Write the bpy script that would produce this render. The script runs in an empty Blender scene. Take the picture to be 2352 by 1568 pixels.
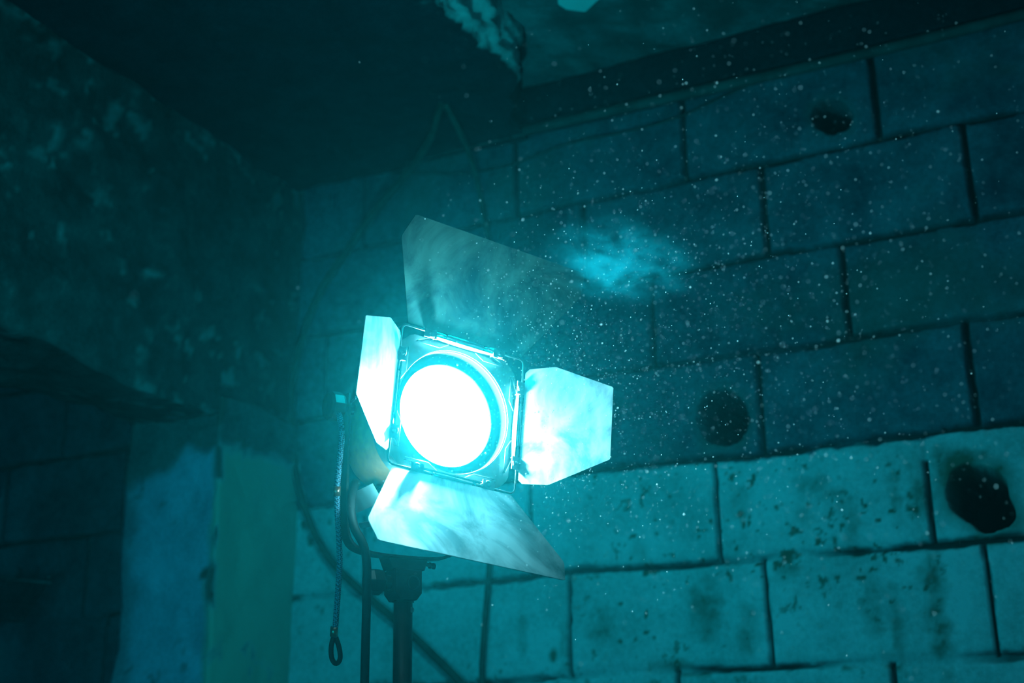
import bpy, math, random
import numpy as np
from mathutils import Vector, Matrix

# =====================================================================
# CAMERA, WORLD, LIGHTS, EXPOSURE
# Scene frame: X runs along the block wall, Y runs towards it, Z is up.
# The block wall is the plane Y = WALL_Y; the floor is Z = 0.
# =====================================================================
sc = bpy.context.scene
C = sc.collection
EYE_Z = 1.35
WALL_Y = 2.493
W_, H_ = 2352.0, 1568.0
F_PX = 3115.76
YAW, PITCH, ROLL = math.radians(-25.5683), math.radians(18.3432), math.radians(-0.9018)


def to_scene(v):
    """direction in the view-levelled frame -> scene frame"""
    c, s = math.cos(YAW), math.sin(YAW)
    return Vector((v[0] * c + v[1] * s, -v[0] * s + v[1] * c, v[2]))


_cp, _sp, _c, _s = math.cos(PITCH), math.sin(PITCH), math.cos(ROLL), math.sin(ROLL)
FWD = to_scene((0, _cp, _sp))
_up0 = Vector((0, -_sp, _cp)); _r0 = Vector((1, 0, 0))
RIGHT = to_scene(_r0 * _c + _up0 * _s)
UP = to_scene(-_r0 * _s + _up0 * _c)
EYE = Vector((0, 0, EYE_Z))

cam_data = bpy.data.cameras.new('camera')
cam = bpy.data.objects.new('camera', cam_data); C.objects.link(cam)
cam_data.sensor_width = 36.0
cam_data.lens = F_PX * 36.0 / W_
cam_data.clip_start = 0.01
cam.matrix_world = Matrix(((RIGHT.x, UP.x, -FWD.x, EYE.x), (RIGHT.y, UP.y, -FWD.y, EYE.y),
                           (RIGHT.z, UP.z, -FWD.z, EYE.z), (0, 0, 0, 1)))
cam_data.dof.use_dof = True
cam_data.dof.focus_distance = 1.86
cam_data.dof.aperture_fstop = 3.2
sc.camera = cam

world = bpy.data.worlds.new('world'); sc.world = world
world.use_nodes = True
world.node_tree.nodes['Background'].inputs[0].default_value = (0.0, 0.40, 0.62, 1)
world.node_tree.nodes['Background'].inputs[1].default_value = 0.022

sc.view_settings.view_transform = 'Standard'
sc.view_settings.look = 'None'
sc.view_settings.exposure = 0.0
sc.view_settings.gamma = 1.0
sc.view_settings.use_curve_mapping = False
sc.cycles.use_denoising = True
sc.cycles.max_bounces = 4
sc.cycles.diffuse_bounces = 2
sc.cycles.glossy_bounces = 2
sc.cycles.volume_step_rate = 2.5
sc.cycles.volume_max_steps = 96
sc.cycles.transmission_bounces = 4
sc.cycles.volume_bounces = 1
sc.cycles.transparent_max_bounces = 12
sc.cycles.sample_clamp_indirect = 4.0
sc.cycles.caustics_reflective = False
sc.cycles.caustics_refractive = False


def area_light(name, loc, target, size, power, color, spread=180):
    d = bpy.data.lights.new(name, 'AREA'); d.shape = 'DISK'; d.size = size
    d.energy = power; d.color = color; d.spread = math.radians(spread)
    o = bpy.data.objects.new(name, d); C.objects.link(o); o.location = loc
    o.rotation_euler = (Vector(target) - Vector(loc)).to_track_quat('-Z', 'Y').to_euler()
    return o


# added soft teal area light for ambient, behind the camera, low left
area_light('soft_fill_light', (-1.05, -0.7, 0.9), (-1.15, 2.49, 1.75), 0.9, 8.5, (0.0, 0.67, 0.86))
# second added area light, over the right shoulder, aimed at the upper wall
area_light('far_room_light', (1.1, 0.2, 0.75), (-0.9, 2.49, 2.7), 0.5, 0.6, (0.0, 0.55, 0.75))

# lamp head pose (solved in the view-levelled frame)
LAMP_T = to_scene((-0.075, 1.807, 0.5017)) + EYE
LX = to_scene((0.8336, 0.5412, -0.1103)).normalized()
LY = to_scene((0.0842, 0.0728, 0.9938)).normalized()
LN = to_scene((0.5459, -0.8377, 0.0152)).normalized()
HX = Vector((0, 0, 1)).cross(LN).normalized(); HX = HX if HX.dot(LX) > 0 else -HX    # level axes of the head
HZ = Vector((0, 0, 1))
LAMP_COL = (0.26, 0.86, 1.0)
LAMP_POWER = 68.0
BULB_DEPTH = 0.065


def L(x, y, n=0.0):
    """barn door frame coordinates -> scene"""
    return LAMP_T + LX * x + LY * y + LN * n


def Hd(x, z, n=0.0):
    """head coordinates without the barn door roll"""
    return LAMP_T + HX * x + HZ * z + LN * n


def ray(px, py):
    return RIGHT * ((px - W_ / 2) / F_PX) - UP * ((py - H_ / 2) / F_PX) + FWD


def at_y(px, py, y):
    r = ray(px, py); return EYE + r * (y / r.y)


def at_z(px, py, z):
    r = ray(px, py); return EYE + r * ((z - EYE_Z) / r.z)


def at_d(px, py, d):
    return EYE + ray(px, py) * d


# =====================================================================
# HELPERS
# =====================================================================
rng = np.random.RandomState(7)
_LAT = rng.rand(64, 64, 64).astype(np.float32)


def vnoise(x, y, z):
    xi, yi, zi = np.floor(x).astype(int), np.floor(y).astype(int), np.floor(z).astype(int)
    fx, fy, fz = x - xi, y - yi, z - zi
    fx, fy, fz = [t * t * (3 - 2 * t) for t in (fx, fy, fz)]
    def g(i, j, k): return _LAT[(xi + i) & 63, (yi + j) & 63, (zi + k) & 63]
    a = g(0, 0, 0) * (1 - fx) + g(1, 0, 0) * fx
    b = g(0, 1, 0) * (1 - fx) + g(1, 1, 0) * fx
    c = g(0, 0, 1) * (1 - fx) + g(1, 0, 1) * fx
    d = g(0, 1, 1) * (1 - fx) + g(1, 1, 1) * fx
    return (a * (1 - fy) + b * fy) * (1 - fz) + (c * (1 - fy) + d * fy) * fz


def fbm(x, y, z, s, octv=4, gain=0.5):
    """fractal value noise, roughly -1..1; s = cells per metre"""
    o = 0; amp = 1; tot = 0
    for i in range(octv):
        o = o + amp * (vnoise(x * s + 17.3 * i, y * s + 5.1 * i, z * s + 9.7 * i) * 2 - 1)
        tot += amp; amp *= gain; s *= 2.03
    return o / tot


def sstep(a, b, x):
    t = np.clip((x - a) / (b - a), 0, 1); return t * t * (3 - 2 * t)


def tag(o, label=None, cat=None, group=None, kind=None):
    if label: o['label'] = label
    if cat: o['category'] = cat
    if group: o['group'] = group
    if kind: o['kind'] = kind
    return o


def empty(name, loc, label=None, cat=None, group=None):
    o = bpy.data.objects.new(name, None); C.objects.link(o); o.location = loc
    o.empty_display_size = 0.05
    return tag(o, label, cat, group)


def root_loc(parent):
    v = Vector((0, 0, 0))
    while parent is not None:
        v += parent.location; parent = parent.parent
    return v


class MB:
    def __init__(s):
        s.v = []; s.f = []; s.mi = []; s.sm = []

    def poly(s, vs, fs, mi=0, smooth=False):
        b = len(s.v); s.v += [Vector(v) for v in vs]
        for f in fs:
            s.f.append([b + i for i in f]); s.mi.append(mi); s.sm.append(smooth)

    def box(s, c, ax, ay, az, hx, hy, hz, mi=0):
        c = Vector(c); vs = [c + ax * (hx * i) + ay * (hy * j) + az * (hz * k) for i in (-1, 1) for j in (-1, 1) for k in (-1, 1)]
        s.poly(vs, [(0, 1, 3, 2), (4, 6, 7, 5), (0, 4, 5, 1), (2, 3, 7, 6), (0, 2, 6, 4), (1, 5, 7, 3)], mi)

    def tube(s, pts, r, seg=12, mi=0, smooth_path=0, closed=False, cap=True):
        P = [Vector(p) for p in pts]
        rr = list(r) if isinstance(r, (list, tuple)) else [r] * len(P)
        for _ in range(smooth_path):       # Chaikin corner cutting
            Q, R2 = [], []
            n = len(P)
            if not closed: Q.append(P[0]); R2.append(rr[0])
            for i in range(n if closed else n - 1):
                a, b = P[i], P[(i + 1) % n]; ra, rb = rr[i], rr[(i + 1) % n]
                Q += [a * .75 + b * .25, a * .25 + b * .75]; R2 += [ra * .75 + rb * .25, ra * .25 + rb * .75]
            if not closed: Q.append(P[-1]); R2.append(rr[-1])
            P, rr = Q, R2
        n = len(P); t0 = (P[1] - P[0]).normalized()
        ref = Vector((0, 0, 1)) if abs(t0.z) < .9 else Vector((1, 0, 0))
        u = t0.cross(ref).normalized(); rings = []
        for i in range(n):
            a = P[(i - 1) % n] if (closed or i > 0) else P[i]
            b = P[(i + 1) % n] if (closed or i < n - 1) else P[i]
            t = (b - a).normalized()
            u = (u - t * u.dot(t)).normalized(); w = t.cross(u)
            rings.append([P[i] + (u * math.cos(2 * math.pi * k / seg) + w * math.sin(2 * math.pi * k / seg)) * rr[i] for k in range(seg)])
        vs = [v for ring in rings for v in ring]; fs = []
        for i in range(n if closed else n - 1):
            for k in range(seg):
                j = (i + 1) % n; k2 = (k + 1) % seg
                fs.append((i * seg + k, j * seg + k, j * seg + k2, i * seg + k2))
        s.poly(vs, fs, mi, True)
        if cap and not closed:
            s.poly(rings[0], [tuple(range(seg))], mi); s.poly(rings[-1], [tuple(reversed(range(seg)))], mi)

    def lathe(s, c, u, w, ax, prof, seg=64, mi=0, smooth=True, a0=0.0, a1=2 * math.pi, sx=1.0, sy=1.0, pw=2.0):
        """prof: (radius, height along ax); pw > 2 squares the section off"""
        full = abs(a1 - a0 - 2 * math.pi) < 1e-6
        n = seg if full else seg + 1; vs = []
        for (r, h) in prof:
            for k in range(n):
                t = a0 + (a1 - a0) * k / seg
                ct, st = math.cos(t), math.sin(t)
                q = (abs(ct) ** pw + abs(st) ** pw) ** (-1.0 / pw)
                vs.append(Vector(c) + u * (r * q * ct * sx) + w * (r * q * st * sy) + ax * h)
        fs = []
        for i in range(len(prof) - 1):
            for k in range(seg):
                k2 = (k + 1) % n
                fs.append((i * n + k, i * n + k2, (i + 1) * n + k2, (i + 1) * n + k))
        s.poly(vs, fs, mi, smooth)

    def prism(s, outline, f, h0, h1, mi_top=0, mi_side=0, mi_bot=0):
        """outline: 2-D points; f(x, y, h) -> scene point"""
        n = len(outline); top = [f(x, y, h1) for x, y in outline]; bot = [f(x, y, h0) for x, y in outline]
        s.poly(top, [tuple(range(n))], mi_top); s.poly(bot, [tuple(reversed(range(n)))], mi_bot)
        s.poly(top + bot, [(i, n + i, n + (i + 1) % n, (i + 1) % n) for i in range(n)], mi_side)

    def build(s, name, mats, parent=None, bevel=0.0, fix=True):
        off = root_loc(parent); me = bpy.data.meshes.new(name)
        org = off
        if parent is None:
            lo = Vector([min(v[i] for v in s.v) for i in range(3)]); hi = Vector([max(v[i] for v in s.v) for i in range(3)])
            org = Vector(((lo.x + hi.x) / 2, (lo.y + hi.y) / 2, lo.z))
        me.from_pydata([tuple(v - org) for v in s.v], [], s.f)
        mats = mats if isinstance(mats, (list, tuple)) else [mats]
        for m in mats: me.materials.append(m)
        me.polygons.foreach_set('material_index', s.mi)
        me.polygons.foreach_set('use_smooth', s.sm)
        me.update()
        if fix:
            import bmesh
            bm = bmesh.new(); bm.from_mesh(me)
            bmesh.ops.remove_doubles(bm, verts=bm.verts, dist=1e-6)
            bmesh.ops.recalc_face_normals(bm, faces=bm.faces); bm.to_mesh(me); bm.free()
        o = bpy.data.objects.new(name, me); C.objects.link(o)
        if parent is None: o.location = org
        else: o.parent = parent
        if bevel:
            b = o.modifiers.new('bevel', 'BEVEL'); b.width = bevel; b.segments = 2; b.limit_method = 'ANGLE'; b.angle_limit = math.radians(40)
        return o


# ---------------------------------------------------------------- materials
def new_mat(name):
    m = bpy.data.materials.new(name); m.use_nodes = True
    nt = m.node_tree; b = nt.nodes['Principled BSDF']
    return m, nt, b


def simple(name, col, rough=0.5, metal=0.0, noise=0.0, scale=60, spec=0.5):
    m, nt, b = new_mat(name)
    b.inputs['Base Color'].default_value = (*col, 1); b.inputs['Roughness'].default_value = rough
    b.inputs['Metallic'].default_value = metal; b.inputs['Specular IOR Level'].default_value = spec
    tc = nt.nodes.new('ShaderNodeTexCoord'); n = nt.nodes.new('ShaderNodeTexNoise'); n.inputs['Scale'].default_value = scale
    n.inputs['Detail'].default_value = 5
    nt.links.new(tc.outputs['Object'], n.inputs['Vector'])
    r = nt.nodes.new('ShaderNodeValToRGB')
    k = max(0.0, 1 - noise)
    r.color_ramp.elements[0].position = .35; r.color_ramp.elements[1].position = .65
    r.color_ramp.elements[0].color = (col[0] * k, col[1] * k, col[2] * k, 1)
    r.color_ramp.elements[1].color = (min(1, col[0] * (1 + noise)), min(1, col[1] * (1 + noise)), min(1, col[2] * (1 + noise)), 1)
    nt.links.new(n.outputs['Fac'], r.inputs[0]); nt.links.new(r.outputs[0], b.inputs['Base Color'])
    return m


def masonry(name, raw, raw2, paint, paint2, mortar, grime):
    """raw block + paint chosen by the 'paint' attribute, grime by 'dirt', joints by 'joint'"""
    m, nt, b = new_mat(name)
    N = nt.nodes.new; K = nt.links.new
    tc = N('ShaderNodeTexCoord')
    def noise(s, d=6, r=.6):
        n = N('ShaderNodeTexNoise'); n.inputs['Scale'].default_value = s; n.inputs['Detail'].default_value = d
        n.inputs['Roughness'].default_value = r; K(tc.outputs['Object'], n.inputs['Vector']); return n
    def ramp(src, a, c0, bb, c1):
        r = N('ShaderNodeValToRGB'); r.color_ramp.elements[0].position = a; r.color_ramp.elements[1].position = bb
        r.color_ramp.elements[0].color = (*c0, 1); r.color_ramp.elements[1].color = (*c1, 1); K(src, r.inputs[0]); return r
    def mix(f, a, bb):
        x = N('ShaderNodeMix'); x.data_type = 'RGBA'; K(f, x.inputs[0]); K(a, x.inputs[6]); K(bb, x.inputs[7]); return x.outputs[2]
    def attr(nm):
        a = N('ShaderNodeAttribute'); a.attribute_name = nm; return a.outputs['Fac']
    n1, n2 = noise(9, 8, .68), noise(110, 5, .7)
    rawc = ramp(n1.outputs['Fac'], .32, raw, .68, raw2)
    spk = ramp(n2.outputs['Fac'], .36, (.82, .82, .82), .64, (1.12, 1.12, 1.12))
    mm = N('ShaderNodeMix'); mm.data_type = 'RGBA'; mm.blend_type = 'MULTIPLY'; mm.inputs[0].default_value = 1.0
    K(rawc.outputs[0], mm.inputs[6]); K(spk.outputs[0], mm.inputs[7])
    n3 = noise(6, 9, .66)
    pm = N('ShaderNodeMath'); pm.operation = 'MULTIPLY_ADD'; pm.inputs[1].default_value = .35; K(n2.outputs['Fac'], pm.inputs[0])
    ps = N('ShaderNodeMath'); ps.operation = 'MULTIPLY'; ps.inputs[1].default_value = .65; K(n3.outputs['Fac'], ps.inputs[0]); K(ps.outputs[0], pm.inputs[2])
    pc = ramp(pm.outputs[0], .34, paint2, .58, paint)
    base = mix(attr('paint'), mm.outputs[2], pc.outputs[0])
    g = N('ShaderNodeRGB'); g.outputs[0].default_value = (*grime, 1)
    mo = N('ShaderNodeRGB'); mo.outputs[0].default_value = (*mortar, 1)
    base = mix(attr('dirt'), base, g.outputs[0])
    base = mix(attr('joint'), base, mo.outputs[0])
    K(base, b.inputs['Base Color'])
    b.inputs['Roughness'].default_value = .9; b.inputs['Specular IOR Level'].default_value = .15
    bp = N('ShaderNodeBump'); bp.inputs['Strength'].default_value = .35; bp.inputs['Distance'].default_value = .004
    K(n2.outputs['Fac'], bp.inputs['Height']); K(bp.outputs[0], b.inputs['Normal'])
    return m


M_WALL = masonry('painted_block', (.06, .085, .12), (.19, .24, .30), (.66, .75, .81), (.32, .41, .43), (.03, .04, .04), (.10, .16, .12))
M_BLUEPAINT = masonry('column_paint', (.08, .10, .11), (.18, .21, .22), (.50, .62, .84), (.26, .38, .52), (.42, .49, .42), (.06, .09, .08))
M_ROUGH = masonry('rough_concrete', (.022, .030, .032), (.10, .125, .13), (.36, .43, .44), (.20, .26, .27), (.02, .02, .02), (.03, .04, .04))
M_DARK = masonry('dark_concrete', (.020, .025, .034), (.036, .043, .055), (.86, .92, .92), (.50, .58, .58), (.02, .02, .02), (.02, .02, .02))  # very dark tone for soffits and lintel, pale where the paint mask is set
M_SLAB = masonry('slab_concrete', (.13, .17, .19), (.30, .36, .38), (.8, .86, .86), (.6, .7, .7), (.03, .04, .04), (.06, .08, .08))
M_FLOOR = simple('floor_concrete', (.18, .2, .2), .9, noise=.4, scale=4)


def grid_mesh(name, P, attrs, mat, parent=None):
    """P: (n, m, 3) array"""
    n, m, _ = P.shape
    me = bpy.data.meshes.new(name)
    org = np.array([(P[..., 0].min() + P[..., 0].max()) / 2, (P[..., 1].min() + P[..., 1].max()) / 2, P[..., 2].min()])
    V = (P - org).reshape(-1, 3).astype(np.float32)
    idx = np.arange(n * m).reshape(n, m)
    q = np.stack([idx[:-1, :-1], idx[1:, :-1], idx[1:, 1:], idx[:-1, 1:]], -1).reshape(-1, 4)
    me.vertices.add(len(V)); me.vertices.foreach_set('co', V.ravel())
    me.loops.add(q.size); me.loops.foreach_set('vertex_index', q.ravel().astype(np.int32))
    me.polygons.add(len(q)); me.polygons.foreach_set('loop_start', (np.arange(len(q)) * 4).astype(np.int32))
    me.polygons.foreach_set('loop_total', np.full(len(q), 4, np.int32))
    me.polygons.foreach_set('use_smooth', np.ones(len(q), bool))
    me.update(); me.validate()
    for k in ('paint', 'dirt', 'joint'):
        a = me.attributes.new(k, 'FLOAT', 'POINT')
        a.data.foreach_set('value', np.broadcast_to(attrs.get(k, 0.0), (n, m)).astype(np.float32).ravel())
    me.materials.append(mat)
    o = bpy.data.objects.new(name, me); C.objects.link(o); o.location = Vector(org.tolist())
    return o


def rough_box(name, lo, hi, step, amp, mat, attrf, scale=6, octv=5, faces='xXyYzZ', shape=None):
    """a box whose skin is pushed about by 3-D noise (edges stay joined)"""
    lo, hi = np.array(lo, float), np.array(hi, float)
    Vs, Qs, base = [], [], 0
    def ax(i, st): return np.linspace(lo[i], hi[i], max(2, int(round((hi[i] - lo[i]) / st)) + 1))
    for ch in faces:
        i = 'xyz'.index(ch.lower()); j, k = [t for t in (0, 1, 2) if t != i]
        A, B = np.meshgrid(ax(j, step), ax(k, step), indexing='ij')
        P = np.zeros(A.shape + (3,)); P[..., j] = A; P[..., k] = B; P[..., i] = lo[i] if ch.islower() else hi[i]
        n, m = A.shape; idx = np.arange(n * m).reshape(n, m) + base
        Qs.append(np.stack([idx[:-1, :-1], idx[1:, :-1], idx[1:, 1:], idx[:-1, 1:]], -1).reshape(-1, 4)); Vs.append(P.reshape(-1, 3)); base += n * m
    V = np.concatenate(Vs); Q = np.concatenate(Qs)
    x, y, z = V.T
    D = np.stack([fbm(x, y, z, scale, octv, .55), fbm(x + 31, y, z, scale, octv, .55), fbm(x, y + 47, z, scale, octv, .55)], 1) * amp
    att = attrf(x, y, z)
    Pn = V + D
    if shape is not None: Pn = shape(V, Pn)
    org = np.array([(lo[0] + hi[0]) / 2, (lo[1] + hi[1]) / 2, lo[2]])
    me = bpy.data.meshes.new(name)
    me.from_pydata((Pn - org).tolist(), [], Q.tolist())
    me.polygons.foreach_set('use_smooth', np.ones(len(Q), bool))
    for k in ('paint', 'dirt', 'joint'):
        a = me.attributes.new(k, 'FLOAT', 'POINT')
        a.data.foreach_set('value', np.broadcast_to(att.get(k, 0.0), x.shape).astype(np.float32))
    import bmesh
    bm = bmesh.new(); bm.from_mesh(me); bmesh.ops.remove_doubles(bm, verts=bm.verts, dist=1e-5)
    bmesh.ops.recalc_face_normals(bm, faces=bm.faces); bm.to_mesh(me); bm.free()
    me.materials.append(mat)
    o = bpy.data.objects.new(name, me); C.objects.link(o); o.location = Vector(org.tolist())
    return o


# =====================================================================
# THE SETTING
# =====================================================================
Z0 = EYE_Z                      # all measured heights are relative to the eye
ROW_Z = [1.61, 1.41, 1.209, 1.009, .812, .610, .409, .210, .010, -.19, -.39, -.59, -.79, -.99, -1.19]
# measured vertical joints per course, then continued at the 0.398 m block length
ROW_X = {(1.41, 1.209): [-1.18, -.784, -.384], (1.209, 1.009): [-1.02, -.624, -.228],
         (1.009, .812): [-.875, -.479, -.08], (.812, .610): [-1.06, -.662, -.268],
         (.610, .409): [-1.16, -.761, -.366], (.409, .210): [-1.477, -1.077, -.678, -.284],
         (.210, .010): [-.86, -.46]}
LEFT_X = {(1.009, .812): [-2.45], (.812, .610): [-2.623, -2.235], (.610, .409): [-2.34], (.409, .210): [-2.26]}


def build_wall():
    fine = .0036
    xs = np.unique(np.round(np.concatenate([np.arange(-4.2, -2.75, .05), np.arange(-2.75, -2.15, .005), np.arange(-2.15, -1.80, .03),
                                            np.arange(-1.80, .04, fine), np.arange(.04, 2.4, .05)]), 5))
    zs = np.unique(np.round(np.concatenate([np.arange(-EYE_Z, .1, .05), np.arange(.1, 1.40, fine), np.arange(1.40, 1.66, .03)]), 5))
    X, Z = np.meshgrid(xs, zs, indexing='ij')
    O = np.zeros_like(X)
    wob = .010 * fbm(X, O, Z, 3.0, 3) + .0035 * fbm(X, O + 3, Z, 22, 3)
    wobx = .004 * fbm(X, O + 9, Z, 4, 3) + .0022 * fbm(X, O + 5, Z, 25, 3)
    lowpaint = Z + wob < .612
    joint = np.zeros_like(X)
    fill = sstep(-.15, .35, fbm(X * .6, O + 1, Z * 2.0, 7, 4))           # where mortar or paint has filled a bed joint
    for z in ROW_Z[1:]:
        d = np.abs(Z + wob - z)
        w = .0050 + .0050 * fbm(X, O + z * 9, Z, 18, 4, .6)
        j = 1 - sstep(w * .7, w * 1.5, d)
        keep = np.where(z < .7, 1 - fill * (0.95 if z < .55 else .6), 1 - .45 * fill)
        joint = np.maximum(joint, j * keep)
    for (zt, zb), lst in ROW_X.items():
        xl = list(lst)
        while xl[0] > -1.75: xl.insert(0, xl[0] - .398)
        while xl[-1] < 2.2: xl.append(xl[-1] + .398)
        xl += LEFT_X.get((zt, zb), [])
        for x0 in xl:
            if x0 < -1.8 and x0 not in LEFT_X.get((zt, zb), []): continue
            ins = ((Z + wob) < zt) & ((Z + wob) > zb)
            w = .0036 if zt < .7 else .0046
            gap = 1.0 - .85 * (fbm(X * 0, O + x0 * 7, Z, 12, 3) > .45)
            joint = np.maximum(joint, (1 - sstep(w * .8, w * 1.6, np.abs(X + wobx - x0))) * ins * (gap if zt < .7 else 1))
    # surface relief
    Y = .0022 * fbm(X, O, Z, 9, 4) + .0012 * fbm(X, O + 2, Z, 60, 3)
    # slight cushioning of every course
    rows = np.array(ROW_Z); near = np.min(np.abs((Z + wob)[..., None] - rows), -1)
    Y += -.004 * sstep(0, .02, near) + .004
    Y += joint * np.where(Z < .6, .016, .020)
    holes = []
    for px, py, r, e in ((1910, 268, .037, .25), (1660, 960, .051, .15), (2252, 1143, .054, .25)):
        c = at_y(px, py, WALL_Y); holes.append((c.x, c.z - EYE_Z, r, e))
    hm = np.zeros_like(X); hd = np.zeros_like(X)
    for hx, hz, r, e in holes:
        dx, dz = X - hx, Z - hz
        ang = np.arctan2(dz, dx)
        rr = r * (1 + e * fbm(np.cos(ang) * .3 + hx, np.sin(ang) * .3, O, 4, 3) + .10 * np.cos(ang * 2 + 2.2))
        q = np.hypot(dx, dz)
        hm = np.maximum(hm, 1 - sstep(rr * .88, rr * 1.08, q))
        hd = np.maximum(hd, (1 - sstep(rr * 1.0, rr * 1.75, q)) * (.9 if hz < .6 else .35))
    for px, py, w, h in ((38, 1312, .010, .010), (80, 1310, .008, .012), (243, 965, .010, .022)):
        c = at_y(px, py, WALL_Y); dx, dz = (X - c.x) / w, (Z - (c.z - EYE_Z)) / h
        hm = np.maximum(hm, .25 * (1 - sstep(.7, 1.3, np.hypot(dx, dz))))
    Y += hm * .30
    # paint edge, chips and streaks: shapes that belong to the wall itself
    edge = Z + wob + .012 * fbm(X, O + 4, Z, 40, 4, .6) + .03 * np.maximum(0, fbm(X, O + 8, Z, 11, 3) - .15)
    paint = (1 - sstep(.600, .608, edge)) * (X > -1.9)
    chips = sstep(.30, .42, fbm(X, O + 12, Z, 42, 5, .65)) * sstep(-.1, .35, fbm(X, O + 20, Z, 5, 3)) * .9
    spots = sstep(.42, .52, fbm(X, O + 33, Z, 70, 3, .5)) * sstep(.0, .3, fbm(X, O + 41, Z, 4, 2))
    streak = np.zeros_like(X)
    for px, py, w, h, k in ((1870, 1110, .035, .018, .7), (1950, 1170, .020, .05, .6), (2055, 1130, .012, .05, .7), (2110, 1130, .022, .06, .8),
                            (1700, 1150, .02, .05, .45), (1470, 1270, .022, .03, .7), (1380, 1440, .025, .05, .8), (1620, 1390, .03, .06, .8),
                            (1720, 1450, .02, .05, .6), (1810, 1310, .03, .018, .9), (2010, 1400, .018, .08, .55), (2155, 1420, .020, .13, .95),
                            (2060, 1440, .012, .09, .6), (1270, 1505, .008, .012, 1), (1540, 1525, .04, .012, .9), (1960, 1265, .02, .01, 1),
                            (2190, 1060, .05, .03, .9), (1300, 1470, .012, .07, .4), (1920, 1130, .03, .012, .6), (1850, 1190, .016, .05, .4),
                            (960, 1342, .04, .004, .8), (1200, 1440, .012, .06, .4), (2140, 1320, .02, .04, .6)):
        c = at_y(px, py, WALL_Y); dx, dz = (X - c.x) / w, (Z - (c.z - EYE_Z)) / h
        q = np.hypot(dx, dz) + .9 * fbm(X, O + 50, Z, 45, 4, .6)
        streak = np.maximum(streak, k * (1 - sstep(.1, 1.5, q)))
    streak *= .50 + .50 * sstep(-.25, .30, fbm(X, O + 55, Z, 55, 4, .6))
    lump = sstep(.25, .45, fbm(X, O + 71, Z, 30, 3)) * (1 - sstep(.004, .013, np.abs(Z + wob - .409))) + \
        sstep(.25, .45, fbm(X, O + 75, Z, 26, 3)) * (1 - sstep(.006, .018, np.abs(Z + wob - .210)))
    dirt = np.clip(paint * (chips + spots + streak + .8 * lump) + hd * (.5 + .5 * fbm(X, O + 60, Z, 30, 3) + .3), 0, 1)
    upper = (1 - paint) * .45 * sstep(.0, .5, fbm(X, O + 81, Z, 3.5, 5, .6))
    dirt = np.clip(dirt + upper, 0, 1)
    joint = np.clip(joint + hm * 1.2, 0, 1)  # hole insides also take the dark joint colour, as painted shade
    P = np.stack([X, WALL_Y + Y, Z + EYE_Z], -1)
    o = grid_mesh('wall_back', P, dict(paint=paint, dirt=dirt, joint=joint), M_WALL)
    return tag(o, 'concrete block wall, grey above and chipped pale paint below', kind='structure')


build_wall()


def none_attr(x, y, z): return {}


# concrete column against the wall
def col_attr(x, y, z):
    e = (z - EYE_Z) + .03 * fbm(x, y, z, 9, 4) + .015 * fbm(x, y, z, 40, 3)
    p = 1 - sstep(.685, .715, e + .10 * np.clip((-1.83 - x) / .15, 0, 1))
    d = .8 * sstep(.22, .38, fbm(x, y + 3, z, 34, 4, .65)) * sstep(-.1, .3, fbm(x, y, z + 5, 4, 3))
    # worn arris: paint knocked off along the near right and left corners
    corner = np.hypot(x + 1.734, (y - 2.21))
    knock = (1 - sstep(.004, .022, corner)) * sstep(.10, .35, fbm(x, y, z, 12, 3) + .22)
    cl = np.hypot(x + 1.975, y - 2.21)
    knock2 = (1 - sstep(.01, .06, cl + .03 * fbm(x, y, z, 20, 4))) * .75
    for px, py, w in ((492, 1340, .020), (500, 1375, .026), (470, 1320, .012), (495, 1220, .010)):
        c = at_y(px, py, 2.21); q = np.sqrt((x - c.x) ** 2 + (y - c.y) ** 2 + ((z - c.z) * .7) ** 2) / w + .5 * fbm(x, y, z, 60, 3)
        knock = np.maximum(knock, 1 - sstep(.5, 1.1, q))
    side = sstep(-1.756, -1.742, x + .006 * fbm(x, y, z, 15, 3)) * p
    knock = np.clip(knock + d * .8, 0, 1)
    return dict(paint=p * (1 - knock2 * .8), dirt=knock, joint=side * (1 - knock))


colm = rough_box('column', (-1.975, 2.21, 0), (-1.734, 2.50, EYE_Z + .80), .0085, .022, M_BLUEPAINT, col_attr, 6, 6, 'xXyzZ')
tag(colm, 'square concrete column with worn pale blue paint', kind='structure')


# heavy rough beam running from the column towards the viewer
def beam_attr(x, y, z):
    return dict(dirt=.9 * sstep(-.05, .45, fbm(x, y, z, 5, 5, .65)), paint=.65 * sstep(.10, .38, fbm(x + 9, y, z, 26, 4, .65)) * sstep(-.3, .2, fbm(x, y, z + 7, 5, 3)))


def beam_shape(V, P):
    t = sstep(0.0, .25, V[:, 2] - (EYE_Z + .76))
    P[:, 2] += (1 - t) * .02 * fbm(V[:, 0], V[:, 1], V[:, 2], 4, 3)
    return P


beam = rough_box('beam', (-1.985, .2, EYE_Z + .765), (-1.742, 2.50, EYE_Z + 1.40), .0125, .028, M_ROUGH, beam_attr, 6, 6, 'xXyYz', beam_shape)
tag(beam, 'rough unplastered concrete beam resting on the column', kind='structure')


# dark dropped soffit on the left with a torn pale edge
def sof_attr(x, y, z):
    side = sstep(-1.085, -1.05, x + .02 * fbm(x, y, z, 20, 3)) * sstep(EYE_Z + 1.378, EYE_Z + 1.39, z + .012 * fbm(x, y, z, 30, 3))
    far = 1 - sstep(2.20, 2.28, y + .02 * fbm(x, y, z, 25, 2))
    return dict(paint=side * far, dirt=.3 * sstep(.1, .4, fbm(x, y, z, 18, 4)))


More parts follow.
